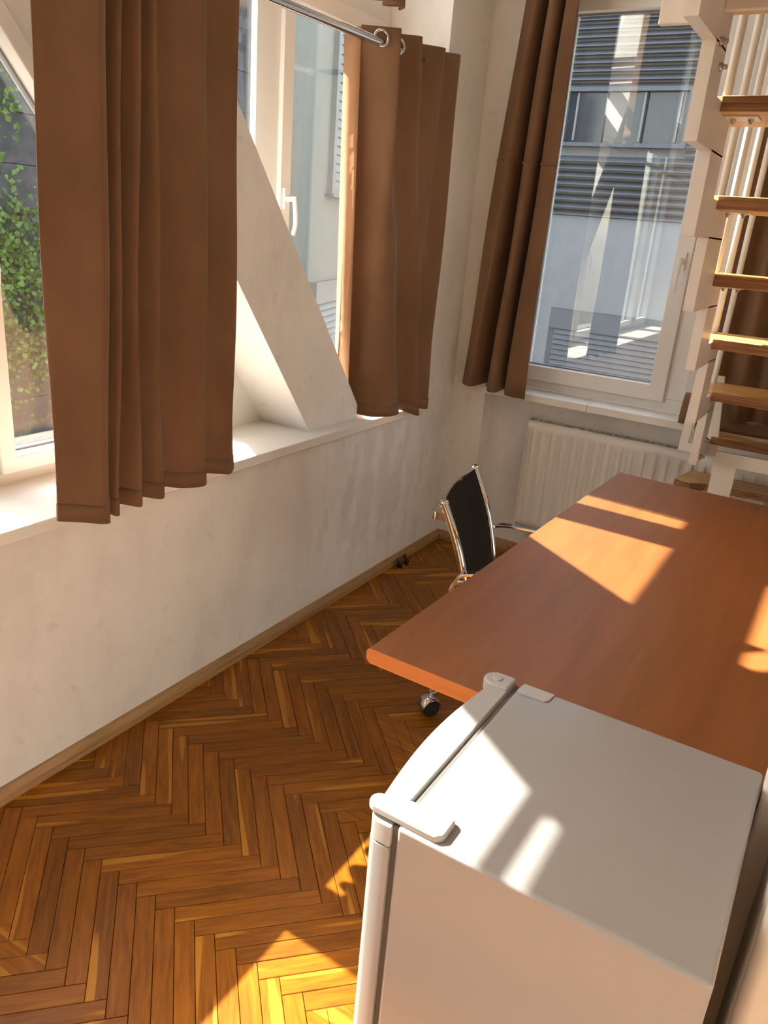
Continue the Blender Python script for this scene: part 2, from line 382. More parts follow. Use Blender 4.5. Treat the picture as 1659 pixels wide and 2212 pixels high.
# ------------------------------------------------------------------ walls and ceiling
SZ = 0.745                       # left sill top
XO = -0.36                       # outer face of left wall
w = MB()
w.box((XO, YN, -0.06), (0, -0.36, SZ - 0.035))
w.box((XO, -0.36, -0.06), (0, 0.4, CEIL))
w.box((XO, YN, SZ - 0.035), (0, -4.5, CEIL))
w.box((XO, -4.5, 3.32), (0, -0.36, CEIL))
tag(obj('wall_left', w, 'plaster'), 'off-white plastered wall with grey stains below the window sill', 'wall', kind='structure')
SX = 0.17; NY = 0.10
w = MB()
w.box((0, 0, -0.06), (SX, 0.4, CEIL))
tag(obj('wall_corner', w, 'plaster'), 'narrow plastered corner pier beside the radiator', 'wall', kind='structure')
tag(obj('wall_back', B((SX, NY, -0.06), (2.3, 0.4, 0.783)), 'plaster'), 'cream plastered wall behind the radiator', 'wall', kind='structure')
tag(obj('wall_lintel', B((SX, NY, 2.46), (2.3, 0.4, CEIL)), 'plaster'), 'plastered wall above the radiator window', 'wall', kind='structure')
tag(obj('wall_back_pier', B((2.3, 0.0, -0.06), (XR, 0.4, CEIL)), 'plaster'), 'plastered wall pier behind the staircase', 'wall', kind='structure')
# unseen loft slab over the stair head, added to shade fridge and desk
tag(obj('added_loft_slab', B((1.10, YN, 2.42), (XR, -1.80, 2.58)), 'paint_white'), 'unseen white loft platform added over the head of the stairs for shade', 'loft', kind='structure')
tag(obj('wall_right', B((XR, YN, -0.06), (XR + 0.2, 0.4, CEIL)), 'paint_white'), 'plain white unseen wall set close behind the staircase to bounce light', 'wall', kind='structure')  # out of view; moved close in so sunlight bounces back to the left wall
tag(obj('wall_front', B((XO, YN - 0.2, -0.06), (XR + 0.2, YN, CEIL)), 'paint_white'), 'plain white wall opposite the radiator', 'wall', kind='structure')
tag(obj('ceiling', B((XO, YN - 0.2, CEIL), (XR + 0.2, 0.4, CEIL + 0.2)), 'paint_white'), 'flat white painted ceiling', 'ceiling', kind='structure')
# wall stub to the right of the fridge
tag(obj('wall_stub', B((1.6525, -2.300, 0), (XR, -2.255, 2.42)), 'paint_white', bevel=0.008), 'narrow painted partition beside the refrigerator', 'wall', kind='structure')
# baseboards
bb = MB().prism([(0, 0), (0.018, 0), (0.018, 0.022), (0.010, 0.045), (0, 0.045)], YN, 0.0, 'y')
tag(obj('baseboard_left', bb, 'oak_trim'), 'brown oak baseboard along the stained wall', 'baseboard', kind='structure')
bb = MB().prism([(0, 0), (-0.018, 0), (-0.018, 0.022), (-0.010, 0.045), (0, 0.045)], 0.018, SX, 'x')
tag(obj('baseboard_corner', bb, 'oak_trim'), 'short brown baseboard on the corner pier', 'baseboard', kind='structure')
bb = MB().prism([(NY, 0), (NY - 0.018, 0), (NY - 0.018, 0.022), (NY - 0.010, 0.045), (NY, 0.045)], SX, 2.3, 'x')
tag(obj('baseboard_back', bb, 'oak_trim'), 'brown oak baseboard under the radiator', 'baseboard', kind='structure')
# sills
s = MB().prism([(-0.30, SZ), (-0.30, SZ - 0.034), (0.022, SZ - 0.034), (0.022, SZ - 0.006), (0.016, SZ)], -4.5, -0.30, 'y')
tag(obj('trim_1', B((-0.30, -4.5, SZ - 0.034), (0.022, -0.30, SZ)).__class__().prism([(-0.30, SZ - 0.034), (0.022, SZ - 0.034), (0.022, SZ), (-0.30, SZ)], -4.5, -0.36, 'y').box((0, -0.36, SZ - 0.034), (0.022, -0.29, SZ)), 'sill_white', bevel=0.004),
    'long white window sill under the slanted strut', 'window sill', kind='structure')
bs = thing('trim_2', (SX, -0.03, 0.783), 'white two-piece window sill above the radiator', 'window sill', kind='structure')
obj('sill_board', B((SX, -0.03, 0.783), (0.665, 0.14, 0.817)), 'sill_white', bs, bevel=0.004)
obj('sill_board', B((0.666, -0.03, 0.783), (2.3, 0.14, 0.817)), 'sill_white', bs, bevel=0.004)
# slanted strut crossing the left windows
SL = 1.345
def yu(z): return -0.735 - (z - SZ) / 1.34      # upper edge
def ylo(z): return -1.094 - (z - SZ) / 1.345    # lower edge
st = MB().prism([(ylo(SZ), SZ), (yu(SZ), SZ), (yu(3.32), 3.32), (ylo(3.32), 3.32)], -0.30, -0.045, 'x')
tag(obj('trim_3', st, 'plaster'), 'slanted plastered strut standing on the long sill', 'strut', kind='structure')

# ------------------------------------------------------------------ windows in the left wall
XF0, XF1 = -0.345, -0.272       # frame depth
XS0, XS1 = -0.335, -0.255       # sash depth
XGL = -0.315
def inset(poly, d):
    """offset a convex ccw polygon outward by d (negative: inward)"""
    n = len(poly); out = []
    for i in range(n):
        p0, p1, p2 = Vector(poly[i-1]), Vector(poly[i]), Vector(poly[(i+1) % n])
        e1 = (p1 - p0).normalized(); e2 = (p2 - p1).normalized()
        n1 = Vector((e1.y, -e1.x)); n2 = Vector((e2.y, -e2.x))
        k = d / (1 + n1.dot(n2)); out.append(tuple(p1 + (n1 + n2) * k))
    return out
def sash(parent, poly, axis, c0, c1, cg, wd=0.055, name='sash'):
    so = obj(name, MB().ring(inset(poly, wd), poly, c0, c1, axis), 'upvc', parent, bevel=0.004)
    obj('gasket', MB().ring(poly, inset(poly, -0.006), cg - 0.006, cg + 0.012 if c1 > cg else cg + 0.006, axis), 'gasket', so)
    obj('glass_pane', MB().prism(inset(poly, 0.01), cg - 0.002, cg + 0.002, axis), 'pane', so)
    return so
def handle(parent, c, out, along=(0, 0, -1), ln=0.12):
    c = Vector(c); o_ = Vector(out); a = Vector(along)
    mb = MB().lathe([(0.013, 0), (0.013, 0.012), (0.009, 0.014), (0.009, 0.036)], c, out, 14)
    p = c + o_ * 0.040
    mb.tube(catmull([p - a*0.008, p + a*0.03 + o_*0.006, p + a*0.08 + o_*0.010, p + a*ln], 5), [0.009] * 10 + [0.0085] * 5 + [0.007], 10)
    u = Vector((0, 1, 0)) if abs(o_.x) > 0.5 else Vector((1, 0, 0))
    a0 = c - u*0.014 - o_*0.004 + Vector((0, 0, -0.035)); a1 = c + u*0.014 + o_*0.009 + Vector((0, 0, 0.035))
    plate = MB().box([min(p, q) for p, q in zip(a0, a1)], [max(p, q) for p, q in zip(a0, a1)])
    mb.add(plate.v, plate.f)
    return obj('handle', mb, 'upvc', parent)
DG = -1.26                                   # slope of slanted panes
def ydiag(z): return -2.03 + (z - 1.775) / DG
# window_1 : panes below the strut
w1 = thing('window_1', (-0.30, -2.6, SZ), 'white window with slanted pane under the strut', 'window', kind='structure')
fr = MB()
fr.box((XF0, -4.5, SZ), (XF1, ylo(SZ) + 0.02, 0.80))
fr.box((XF0, -4.5, 2.40), (XF1, -2.3, 2.46))
for ya, yb in ((-2.262, -2.165), (-3.13, -3.03), (-4.0, -3.9), (-4.5, -4.43)):
    fr.box((XF0, ya, 0.80), (XF1, yb, 2.40 if ya < -2.3 else 2.08))
fr.prism([(ydiag(0.95) - 0.03, 0.80), (ydiag(0.80) + 0.05, 0.80), (ydiag(0.98) + 0.05, 0.98), (ydiag(0.95), 0.98)], XF0, XF1 - 0.001, 'x')
fr.prism([(ydiag(0.80) + 0.05, 0.80), (ylo(0.80) + 0.03, 0.80), (ylo(2.46) + 0.03, 2.46), (ydiag(2.46) + 0.05, 2.46)], XF0, XF1, 'x')
obj('frame', fr, 'upvc', w1)
zt = 1.775 + DG * (-2.143 + 2.03)
s1 = sash(w1, [(-2.143, 0.822), (ydiag(0.92) - 0.02, 0.822), (ydiag(0.92), 0.92), (-2.143, zt)], 'x', XS0, XS1, XGL, 0.046)
handle(s1, (XS1, -2.185, 1.38), (1, 0, 0))
s2 = sash(w1, [(-2.985, 0.822), (-2.285, 0.822), (-2.285, 1.775 + DG*(-0.255)), (ydiag(2.37), 2.37), (-2.985, 2.37)], 'x', XS0, XS1, XGL, 0.046)
sash(w1, [(-3.855, 0.822), (-3.175, 0.822), (-3.175, 2.37), (-3.855, 2.37)], 'x', XS0, XS1, XGL, 0.046)
sash(w1, [(-4.39, 0.822), (-4.045, 0.822), (-4.045, 2.37), (-4.39, 2.37)], 'x', XS0, XS1, XGL, 0.046)
# window_2 : panes above the strut
w2 = thing('window_2', (-0.30, -0.9, SZ), 'white window with opening sash between the strut and the corner', 'window', kind='structure')
fr = MB()
fr.box((XF0, -0.90, SZ), (XF1, -0.36, 0.79))
fr.box((XF0, -0.43, 0.79), (XF1, -0.36, 2.185))
fr.box((XF0, -2.1, 2.185), (XF1, -0.36, 2.34))
fr.box((-0.296, -1.163, 1.10), (XF1, -1.10, 2.185)); fr.box((XF0, -1.10, 1.10), (XF1, -1.045, 2.185))
fr.prism([(ylo(0.95) + 0.05, 0.95), (yu(0.95) - 0.06, 0.95), (yu(2.34) - 0.03, 2.34), (ylo(2.34) + 0.05, 2.34)], XF0, XF1 - 0.002, 'x')
obj('frame', fr, 'upvc', w2)
s3 = sash(w2, [(-0.985, 0.866), (-0.492, 0.866), (-0.492, 2.162), (-0.985, 2.162)], 'x', XS0, XS1, XGL, 0.058)
handle(s3, (XS1, -1.014, 1.545), (1, 0, 0))
def yu2(z): return yu(z) - 0.02
fixed = [(-1.193, 1.36), (-1.193, 2.162), (yu2(2.162), 2.162), (yu2(1.36), 1.36)]
obj('glass_pane', MB().prism([(-1.164, 1.34), (-1.164, 2.184), (yu2(2.184), 2.184), (yu2(1.34), 1.34)][::-1], -0.294, -0.290, 'x'), 'pane', w2)
obj('glazing_bead', MB().box((-0.2895, -1.85, 2.160), (-0.2705, -1.166, 2.185)), 'upvc', w2, bevel=0.004)
# window_3 : upper row
w3 = thing('window_3', (-0.30, -2.2, 2.34), 'upper row of white framed windows above the curtain rail', 'window', kind='structure')
fr = MB(); fr.box((XF0, -4.5, 3.26), (XF1, -0.36, 3.32)); fr.box((XF0, -4.5, 2.46), (XF1, -2.3, 2.50)); fr.box((XF0, -2.3, 2.34), (XF1, -0.36, 2.36))
ys = [-4.5, -3.7, -2.9, -2.1, -1.25, -0.42]
for y in ys: fr.box((XF0, y, 2.36 if y > -2.0 else 2.50), (XF1, y + 0.07, 3.26))
obj('frame', fr, 'upvc', w3)
for a, b in zip(ys[:-1], ys[1:]):
    sash(w3, [(a + 0.12, 2.54 if a < -2.0 else 2.42), (b - 0.05, 2.54 if a < -2.0 else 2.42), (b - 0.05, 3.21), (a + 0.12, 3.21)], 'x', XS0, XS1, XGL, 0.04)
# window_4 : back wall
w4 = thing('window_4', (1.2, 0.15, 0.817), 'white tilt window above the radiator with a side pane', 'window', kind='structure')
YF0, YF1 = 0.135, 0.215; YS0, YS1 = 0.115, 0.20; YG = 0.165
fr = MB()
fr.box((SX, YF0, 0.817), (2.3, YF1, 0.872)); fr.box((SX, YF0, 2.41), (2.3, YF1, 2.46)); fr.box((SX, YF0, 0.872), (0.235, YF1, 2.41))
fr.box((0.945, YF0, 0.872), (1.03, YF1, 2.41)); fr.box((1.62, YF0, 0.872), (1.72, YF1, 2.41)); fr.box((2.22, YF0, 0.872), (2.3, YF1, 2.41))
obj('frame', fr, 'upvc', w4, bevel=0.003)
def sash_y(parent, x0, x1, z0, z1, wd):
    poly = [(x0, z0), (x1, z0), (x1, z1), (x0, z1)]
    so = obj('sash', MB().ring(inset(poly, wd), poly, YS0, YS1, 'y'), 'upvc', parent, bevel=0.004)
    obj('gasket', MB().ring(poly, inset(poly, -0.007), YG - 0.010, YG + 0.006, 'y'), 'gasket', so)
    obj('glass_pane', MB().prism(inset(poly, 0.01), YG - 0.002, YG + 0.002, 'y'), 'pane', so)
    return so
sb = sash_y(w4, 0.30, 0.882, 0.925, 2.352, 0.067)
handle(sb, (0.914, YS0, 1.44), (0, -1, 0))
sash_y(w4, 1.075, 1.575, 0.915, 2.365, 0.045); sash_y(w4, 1.765, 2.175, 0.915, 2.365, 0.045)

# ------------------------------------------------------------------ curtains
def curtain(name, top, bot, ztop, zbot, label, cat='curtain', mat='curtain', group=None, ztopf=None, nrow=26, parent=None, sag=None, dens=7):
    """top / bot: lists of plan points (x,y) along the cloth; zbot number or list"""
    T = catmull([(p[0], p[1], 0) for p in top], dens); Bm = catmull([(p[0], p[1], zbot[i] if isinstance(zbot, (list, tuple)) else zbot) for i, p in enumerate(bot)], dens)
    rows = []
    for r_ in range(nrow + 1):
        t = r_ / nrow; row = []
        e = t**0.8
        for k, (a, b) in enumerate(zip(T, Bm)):
            zt = ztopf(k / (len(T) - 1)) if ztopf else ztop
            x = a.x + (b.x - a.x)*e; y = a.y + (b.y - a.y)*e
            wob = 0.004 * math.sin(9*t + 1.7*k/dens) * (0.3 + t)
            row.append((x + wob, y + 0.5*wob, zt + (b.z - zt)*t))
        rows.append(row)
    return rows
def make_curtain(name, rows, label, base, hem=True, group=None, side_seam=None, solid=0.003):
    t = thing(name, base, label, 'curtain', group)
    obj('cloth', MB().sheet(rows), 'curtain', t, solid=solid)
    if hem:   # doubled hem band at the bottom, slightly proud on both sides
        a, b = rows[-2], rows[-1]
        h = [[Vector(p) * 1.0 for p in b], [Vector(q) + (Vector(p) - Vector(q)).normalized() * 0.045 for p, q in zip(a, b)]]
        obj('hem', MB().sheet([[tuple(p) for p in r_] for r_ in h]), 'curtain', t, solid=solid * 2.6)
    if side_seam is not None:
        k = side_seam
        sm = [[r_[k], tuple(Vector(r_[k]) + (Vector(r_[k+1]) - Vector(r_[k])).normalized() * 0.012)] for r_ in rows]
        obj('side_seam', MB().sheet(sm), 'curtain', t, solid=solid * 2.8)
    return t
def eyelet(parent, c, n):
    c = Vector(c); n = Vector(n).normalized(); a = n.cross(Vector((0, 0, 1))).normalized(); b = n.cross(a)
    pts = [c + (a*math.cos(q*math.pi/10) + b*math.sin(q*math.pi/10)) * 0.024 for q in range(21)]
    return obj('eyelet', MB().tube(pts, 0.0048, 8, False), 'chrome', parent)
# left curtain (folds measured along the hem)
bot = [(0.060, -2.262), (0.075, -2.20), (0.100, -2.142), (0.052, -2.128), (0.060, -2.112), (0.094, -2.098), (0.040, -2.062), (0.088, -2.030), (0.036, -1.995), (0.080, -1.955), (0.078, -1.94), (0.034, -1.90), (0.060, -1.84), (0.082, -1.775), (0.030, -1.735), (0.040, -1.68), (0.058, -1.635), (0.046, -1.615)]
top = [(0.050, -2.222), (0.070, -2.15), (0.088, -2.065), (0.030, -2.05), (0.036, -2.03), (0.086, -2.012), (0.020, -1.985), (0.082, -1.962), (0.018, -1.94), (0.080, -1.928), (0.07, -1.915), (0.010, -1.875), (0.050, -1.83), (0.080, -1.765), (0.010, -1.72), (0.035, -1.67), (0.066, -1.635), (0.050, -1.628)]
zb = [0.752, 0.735, 0.722, 0.735, 0.735, 0.728, 0.738, 0.735, 0.742, 0.735, 0.735, 0.745, 0.733, 0.730, 0.745, 0.735, 0.728, 0.738]
make_curtain('curtain', curtain('', top, bot, 2.088, zb, ''), 'wide brown velvet curtain hanging in front of the slanted window', (0.06, -1.95, 0.73), side_seam=13)
# right curtain with eyelets on the rail
bot = [(-0.115, -0.845), (-0.105, -0.80), (-0.06, -0.775), (-0.01, -0.76), (0.03, -0.72), (0.055, -0.66), (0.045, -0.60), (0.00, -0.575), (0.02, -0.53), (0.075, -0.487), (0.070, -0.478), (0.005, -0.452), (0.035, -0.41), (0.055, -0.372), (0.050, -0.360)]
top = [(-0.045, -0.905), (-0.02, -0.885), (0.02, -0.855), (0.055, -0.825), (0.050, -0.815), (0.0, -0.80), (-0.03, -0.78), (0.02, -0.73), (0.062, -0.685), (0.00, -0.64), (-0.02, -0.605), (0.055, -0.50), (0.01, -0.455), (0.055, -0.38), (0.035, -0.335)]
zb = [0.86, 0.80, 0.765, 0.757, 0.755, 0.752, 0.752, 0.756, 0.752, 0.732, 0.735, 0.752, 0.745, 0.738, 0.742]
rc = make_curtain('curtain', curtain('', top, bot, 2.108, zb, '', ztopf=lambda t: 2.100 + 0.012*t), 'narrow brown velvet curtain with chrome eyelets at the strut foot', (0.03, -0.6, 0.74))
RODZ = 2.062
for y, x, n in ((-0.868, 0.008, (0.75, -0.66, 0)), (-0.752, 0.004, (0.80, -0.60, 0)), (-0.655, 0.012, (0.7, -0.71, 0))):
    eyelet(rc, (x + 0.004, y, RODZ + 0.004), n)
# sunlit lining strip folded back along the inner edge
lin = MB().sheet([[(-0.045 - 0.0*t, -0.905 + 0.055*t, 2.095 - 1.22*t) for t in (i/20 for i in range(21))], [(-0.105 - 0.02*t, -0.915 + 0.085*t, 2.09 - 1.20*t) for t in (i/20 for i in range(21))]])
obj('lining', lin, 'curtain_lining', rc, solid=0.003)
# curtain rail
rod = thing('curtain_rod', (0.004, -2.3, RODZ), 'chrome curtain rail along the long sill window', 'curtain rod')
obj('pole', MB().tube([(0.004, -4.3, RODZ - 0.052), (0.004, -0.40, RODZ)], 0.0145, 16), 'chrome', rod)
obj('end_cap', MB().lathe([(0.0125, 0), (0.018, 0.004), (0.018, 0.02), (0.012, 0.026)], (0.004, -0.41, RODZ), (0, 1, 0)), 'chrome', rod)
obj('bracket', MB().bar([(-0.27, -0.375, RODZ), (0.004, -0.375, RODZ)], 0.02, 0.006, (0, 0, 1)), 'chrome', rod)
# upper curtain whose hem just shows
top = [(0.03, -1.02), (0.06, -0.98), (0.0, -0.93), (0.06, -0.88), (0.0, -0.84), (0.06, -0.80), (0.02, -0.775)]
bot = [(0.03, -0.98), (0.06, -0.95), (0.0, -0.92), (0.06, -0.88), (0.0, -0.85), (0.06, -0.81), (0.02, -0.785)]
make_curtain('curtain', curtain('', top, bot, 3.25, 2.165, ''), 'brown upper curtain whose hem ends just above the chrome rail', (0.03, -0.88, 2.165))
top = [(0.03 + 0.03*(-1)**i, -2.80 + 0.06*i) for i in range(19)]  # second upper curtain, out of view, added to keep sun off fridge and desk
make_curtain('curtain', curtain('', top, top, 3.25, 2.11, ''), 'wide brown unseen upper curtain added to block sun above the slanted window', (0.03, -2.4, 2.165))
rod2 = thing('curtain_rod', (0.03, -0.9, 3.2), 'chrome rail of the upper curtain below the ceiling', 'curtain rod')
obj('pole', MB().tube([(0.03, -4.3, 3.2), (0.03, -0.3, 3.2)], 0.0125, 12), 'chrome', rod2)
obj('bracket', MB().box((-0.005, -0.33, 3.19), (0.03, -0.31, 3.21)), 'chrome', rod2)
# back window left curtain
top = [(0.185, -0.060), (0.235, -0.090), (0.262, -0.030), (0.275, -0.028), (0.315, -0.088), (0.345, -0.035), (0.352, -0.03), (0.385, -0.085), (0.395, -0.075)]
mid = top
bot = [(0.078, -0.075), (0.118, -0.098), (0.146, -0.092), (0.180, 0.05), (0.216, 0.05), (0.216, -0.080), (0.258, -0.095), (0.262, 0.045), (0.308, 0.045), (0.304, -0.085), (0.398, -0.098)]
top = [(0.185, -0.060), (0.222, -0.085), (0.250, -0.080), (0.258, 0.03), (0.284, 0.03), (0.284, -0.080), (0.322, -0.085), (0.328, 0.03), (0.350, 0.03), (0.350, -0.080), (0.394, -0.085)]
zb = [0.823, 0.818, 0.820, 0.835, 0.835, 0.812, 0.810, 0.828, 0.822, 0.806, 0.803]
bc = make_curtain('curtain', curtain('', top, bot, 2.60, zb, '', dens=6), 'brown curtain with a horizontal seam hanging over the corner pier', (0.25, -0.04, 0.82), hem=False)
rows = curtain('', top, bot, 2.60, zb, '', dens=6)
sm = [[(p[0], p[1] - 0.001, p[2]) for p in rows[12]], [(p[0], p[1] - 0.001, p[2] - 0.010) for p in rows[12]]]
obj('seam', MB().sheet(sm), 'curtain', bc, solid=0.008)
# back window right curtain, gathered and crumpled on the sill
top = [(1.10 + 0.045*i, -0.045 - 0.03*(i % 2)) for i in range(18)]
bot = [(1.115 + 0.05*i, -0.045 - 0.055*(i % 2)) for i in range(18)]
zb = [0.86 + 0.03*random.random() for i in range(18)]
rows = curtain('', top, bot, 2.60, zb, '', dens=5)
rbc = make_curtain('curtain', rows, 'brown curtain behind the stairs bunched up on the sill', (1.4, -0.05, 0.82), hem=False)
bun = []
for i in range(13):
    a = i / 12; row = []
    for k in range(41):
        b = k / 40; x = 1.06 + 0.80*b
        rr = 0.045 + 0.018*math.sin(11*b) + 0.012*math.sin(29*b + 2)
        th = a * math.pi
        row.append((x + 0.01*math.sin(17*b), -0.015 - 0.055*math.cos(th) * (1 + 0.3*math.sin(7*b)), 0.821 + 2.2*rr*math.sin(th)*(0.75 + 0.25*math.sin(5*b + 1))))
    bun.append(row)
obj('bunched_hem', MB().sheet(bun), 'curtain', rbc, solid=0.003)
rod3 = thing('curtain_rod', (0.6, -0.055, 2.57), 'chrome rail above the window over the radiator', 'curtain rod')
obj('pole', MB().tube([(0.1, -0.055, 2.56), (2.2, -0.055, 2.56)], 0.0125, 12), 'chrome', rod3)
obj('bracket', MB().box((0.14, -0.055, 2.55), (0.16, 0.005, 2.57)), 'chrome', rod3)

# ------------------------------------------------------------------ radiator
ra = thing('radiator', (1.1, 0.06, 0.17), 'white fluted panel radiator below the window sill', 'radiator')
RX0, RX1, RZ0, RZ1, RY = 0.396, 1.90, 0.17, 0.690, 0.022
nfl = 29; pit = (RX1 - RX0 - 0.05) / nfl
prof = [(RX0, 0.0)]
rows = []
def flute(x):
    t = (x - RX0 - 0.03) / pit
    if t < 0 or t > nfl: return 0
    u = (t - math.floor(t)) * 2 * math.pi
    return 0.5 + 0.5 * math.tanh(4.0 * (math.cos(u) - 0.1)) / math.tanh(4.0)
zs = [RZ0, RZ0 + 0.03, RZ0 + 0.045, RZ0 + 0.07, RZ1 - 0.075, RZ1 - 0.045, RZ1 - 0.035, RZ1 - 0.004]
amp = [0, 0, 0.0, 1, 1, 0.0, 0, 0]
xs = [RX0 + (RX1 - RX0) * i / 600 for i in range(601)]
for z, a in zip(zs, amp): rows.append([(x, RY + 0.0125 * (1 - flute(x)) * a, z) for x in xs])
obj('front_panel', MB().sheet(rows, True), 'radiator_white', ra, solid=0.002)
obj('side_panel', B((RX0 - 0.004, RY - 0.001, RZ0), (RX0, 0.085, RZ1 + 0.002)), 'radiator_white', ra)
obj('side_panel', B((RX1, RY - 0.001, RZ0), (RX1 + 0.004, 0.085, RZ1 + 0.002)), 'radiator_white', ra)
obj('core', B((RX0 + 0.01, 0.05, RZ0 + 0.02), (RX1 - 0.01, 0.066, RZ1 - 0.03)), 'dark_gap', ra)
gm = MB(); gm.box((RX0, RY - 0.001, RZ1 - 0.003), (RX1, RY + 0.008, RZ1)); gm.box((RX0, 0.079, RZ1 - 0.003), (RX1, 0.085, RZ1))
n = 112
for i in range(n):
    x = RX0 + 0.01 + (RX1 - RX0 - 0.02) * i / n; gm.box((x, RY + 0.008, RZ1 - 0.003), (x + 0.0045, 0.079, RZ1))
go = obj('top_grille', gm, 'radiator_white', ra); go['kind'] = 'stuff'
obj('supply_pipe', MB().tube([(RX0 + 0.05, 0.07, RZ0 + 0.02), (RX0 + 0.05, 0.07, 0.0)], 0.008, 10), 'radiator_white', ra)
for bx in (RX0 + 0.2, RX1 - 0.23): obj('wall_bracket', B((bx, 0.066, RZ0 + 0.05), (bx + 0.03, 0.0995, RZ0 + 0.4)), 'radiator_white', ra)

# ------------------------------------------------------------------ desk
DZ, DL, DW, DT = 0.70, 1.653, 0.765, 0.032
dk = thing('desk', (0.9296, -2.2113, 0), 'reddish brown wood veneer desk with sunlit patches on top', 'desk')
fx = rotz((0.9296, -2.2113), R(-1.4755))
prof = [(0.006, DZ), (DW - 0.004, DZ), (DW, DZ - 0.004), (DW, DZ - DT), (0.010, DZ - DT), (0.003, DZ - DT + 0.006), (0.0, DZ - DT + 0.014), (0.0, DZ - 0.012), (0.002, DZ - 0.004)]
obj('desk_top', MB().prism(prof, 0.002, DL - 0.002, 'y').xf(fx), 'desk_wood', dk)
obj('edge_band', MB().prism(prof, 0.0, 0.002, 'y').xf(fx), 'desk_edge', dk)
obj('edge_band', MB().prism(prof, DL - 0.002, DL, 'y').xf(fx), 'desk_edge', dk)
obj('edge_groove', MB().box((-0.0006, -0.0006, DZ - 0.017), (0.0016, 0.0022, DZ - 0.011)).xf(fx), 'dark_gap', dk)
for yy in (0.30, 1.30):
    leg = MB().box((0.40, yy - 0.04, 0.03), (0.46, yy + 0.04, DZ - DT)).box((0.20, yy - 0.03, 0.0), (0.66, yy + 0.03, 0.035)).box((0.12, yy - 0.03, DZ - DT - 0.03), (0.66, yy + 0.03, DZ - DT))
    obj('leg', leg.xf(fx), 'steel', dk, bevel=0.005)

# ------------------------------------------------------------------ refrigerator (door faces the window wall)
FH, FX0, FX1, FY0, FY1 = 0.78, 1.2687, 1.650, -2.678, -2.260
fg = thing('refrigerator', ((FX0 + FX1) / 2, (FY0 + FY1) / 2, 0), 'small white refrigerator in front of the desk', 'refrigerator')
obj('cabinet', B((FX0, FY0, 0.03), (FX1, FY1, FH)), 'fridge_white', fg, bevel=0.006, seg=3)
obj('foot', MB().lathe([(0.018, 0), (0.018, 0.03)], (FX0 + 0.05, FY0 + 0.05, 0)), 'black_plastic', fg)
obj('foot', MB().lathe([(0.018, 0), (0.018, 0.03)], (FX0 + 0.05, FY1 - 0.05, 0)), 'black_plastic', fg)
obj('foot', MB().lathe([(0.018, 0), (0.018, 0.03)], (FX1 - 0.05, FY0 + 0.05, 0)), 'black_plastic', fg)
obj('foot', MB().lathe([(0.018, 0), (0.018, 0.03)], (FX1 - 0.05, FY1 - 0.05, 0)), 'black_plastic', fg)
obj('door_seal', B((FX0 - 0.008, FY0 + 0.006, 0.06), (FX0 - 0.0005, FY1 - 0.006, FH - 0.006)), 'fridge_seal', fg)
# bowed door: plan profile from seal face to bowed front
def door_prof(off=0.0, d0=-0.0085):
    P = [(FX0 + d0, FY0 + off), (FX0 + d0, FY1 - off)]; n = 16
    for i in range(n + 1):
        t = i / n; y = FY1 - 0.012 - (FY1 - FY0 - 0.024) * t
        P.append((FX0 - 0.044 - 0.018 * math.sin(math.pi * t) + off, y))
    P.insert(2, (FX0 - 0.030, FY1 - off)); P.insert(3, (FX0 - 0.039, FY1 - 0.004))
    P += [(FX0 - 0.039, FY0 + 0.004), (FX0 - 0.030, FY0 + off)]
    return P
dr = obj('door', MB().prism(door_prof(), 0.06, FH - 0.040, 'z'), 'fridge_white', fg, bevel=0.0015)
capo = obj('door_cap', MB().prism(door_prof(0.0006), FH - 0.039, FH - 0.006, 'z'), 'fridge_plastic', fg, bevel=0.002, seg=2)
# raised inner ledge on top of the cap
ld = [(FX0 - 0.010, FY0 + 0.02), (FX0 - 0.010, FY1 - 0.004), (FX0 - 0.034, FY1 - 0.004), (FX0 - 0.034, FY0 + 0.02)]
obj('cap_ledge', MB().prism(ld, FH - 0.008, FH - 0.001, 'z'), 'fridge_plastic', fg, bevel=0.003)
# far corner boss with plug
bo = obj('corner_boss', MB().prism([(FX0 - 0.010, FY1 + 0.001)] + [(FX0 - 0.038 + 0.022*math.cos(a), FY1 - 0.020 + 0.021*math.sin(a)) for a in [math.pi*(0.5 + i/10) for i in range(11)]] + [(FX0 - 0.010, FY1 - 0.041)], FH - 0.02, FH + 0.004, 'z'), 'fridge_plastic', fg, bevel=0.004)
obj('plug', MB().lathe([(0.0085, 0), (0.0085, 0.0012), (0.007, 0.002)], (FX0 - 0.036, FY1 - 0.020, FH + 0.004)), 'fridge_plastic', bo)
# hinge cover at the near corner
hp = [(FX0 - 0.038 + 0.014*math.cos(a), FY0 + 0.020 + 0.014*math.sin(a)) for a in [math.pi*(0.5 + i/8) for i in range(9)]] + [(FX0 + 0.052, FY0 + 0.004), (FX0 + 0.060, FY0 + 0.012), (FX0 + 0.060, FY0 + 0.044), (FX0 + 0.052, FY0 + 0.050), (FX0 + 0.0, FY0 + 0.044)]
obj('hinge_cover', MB().prism(hp, FH - 0.002, FH + 0.011, 'z'), 'fridge_plastic', fg, bevel=0.004, seg=3)
# blanking plate at the far corner
obj('blanking_plate', MB().prism([(FX0 + 0.006, FY1 - 0.004), (FX0 + 0.004, FY1 - 0.030), (FX0 + 0.010, FY1 - 0.036), (FX0 + 0.052, FY1 - 0.034), (FX0 + 0.058, FY1 - 0.028), (FX0 + 0.060, FY1 - 0.004)], FH - 0.001, FH + 0.003, 'z'), 'fridge_plastic', fg, bevel=0.0015)

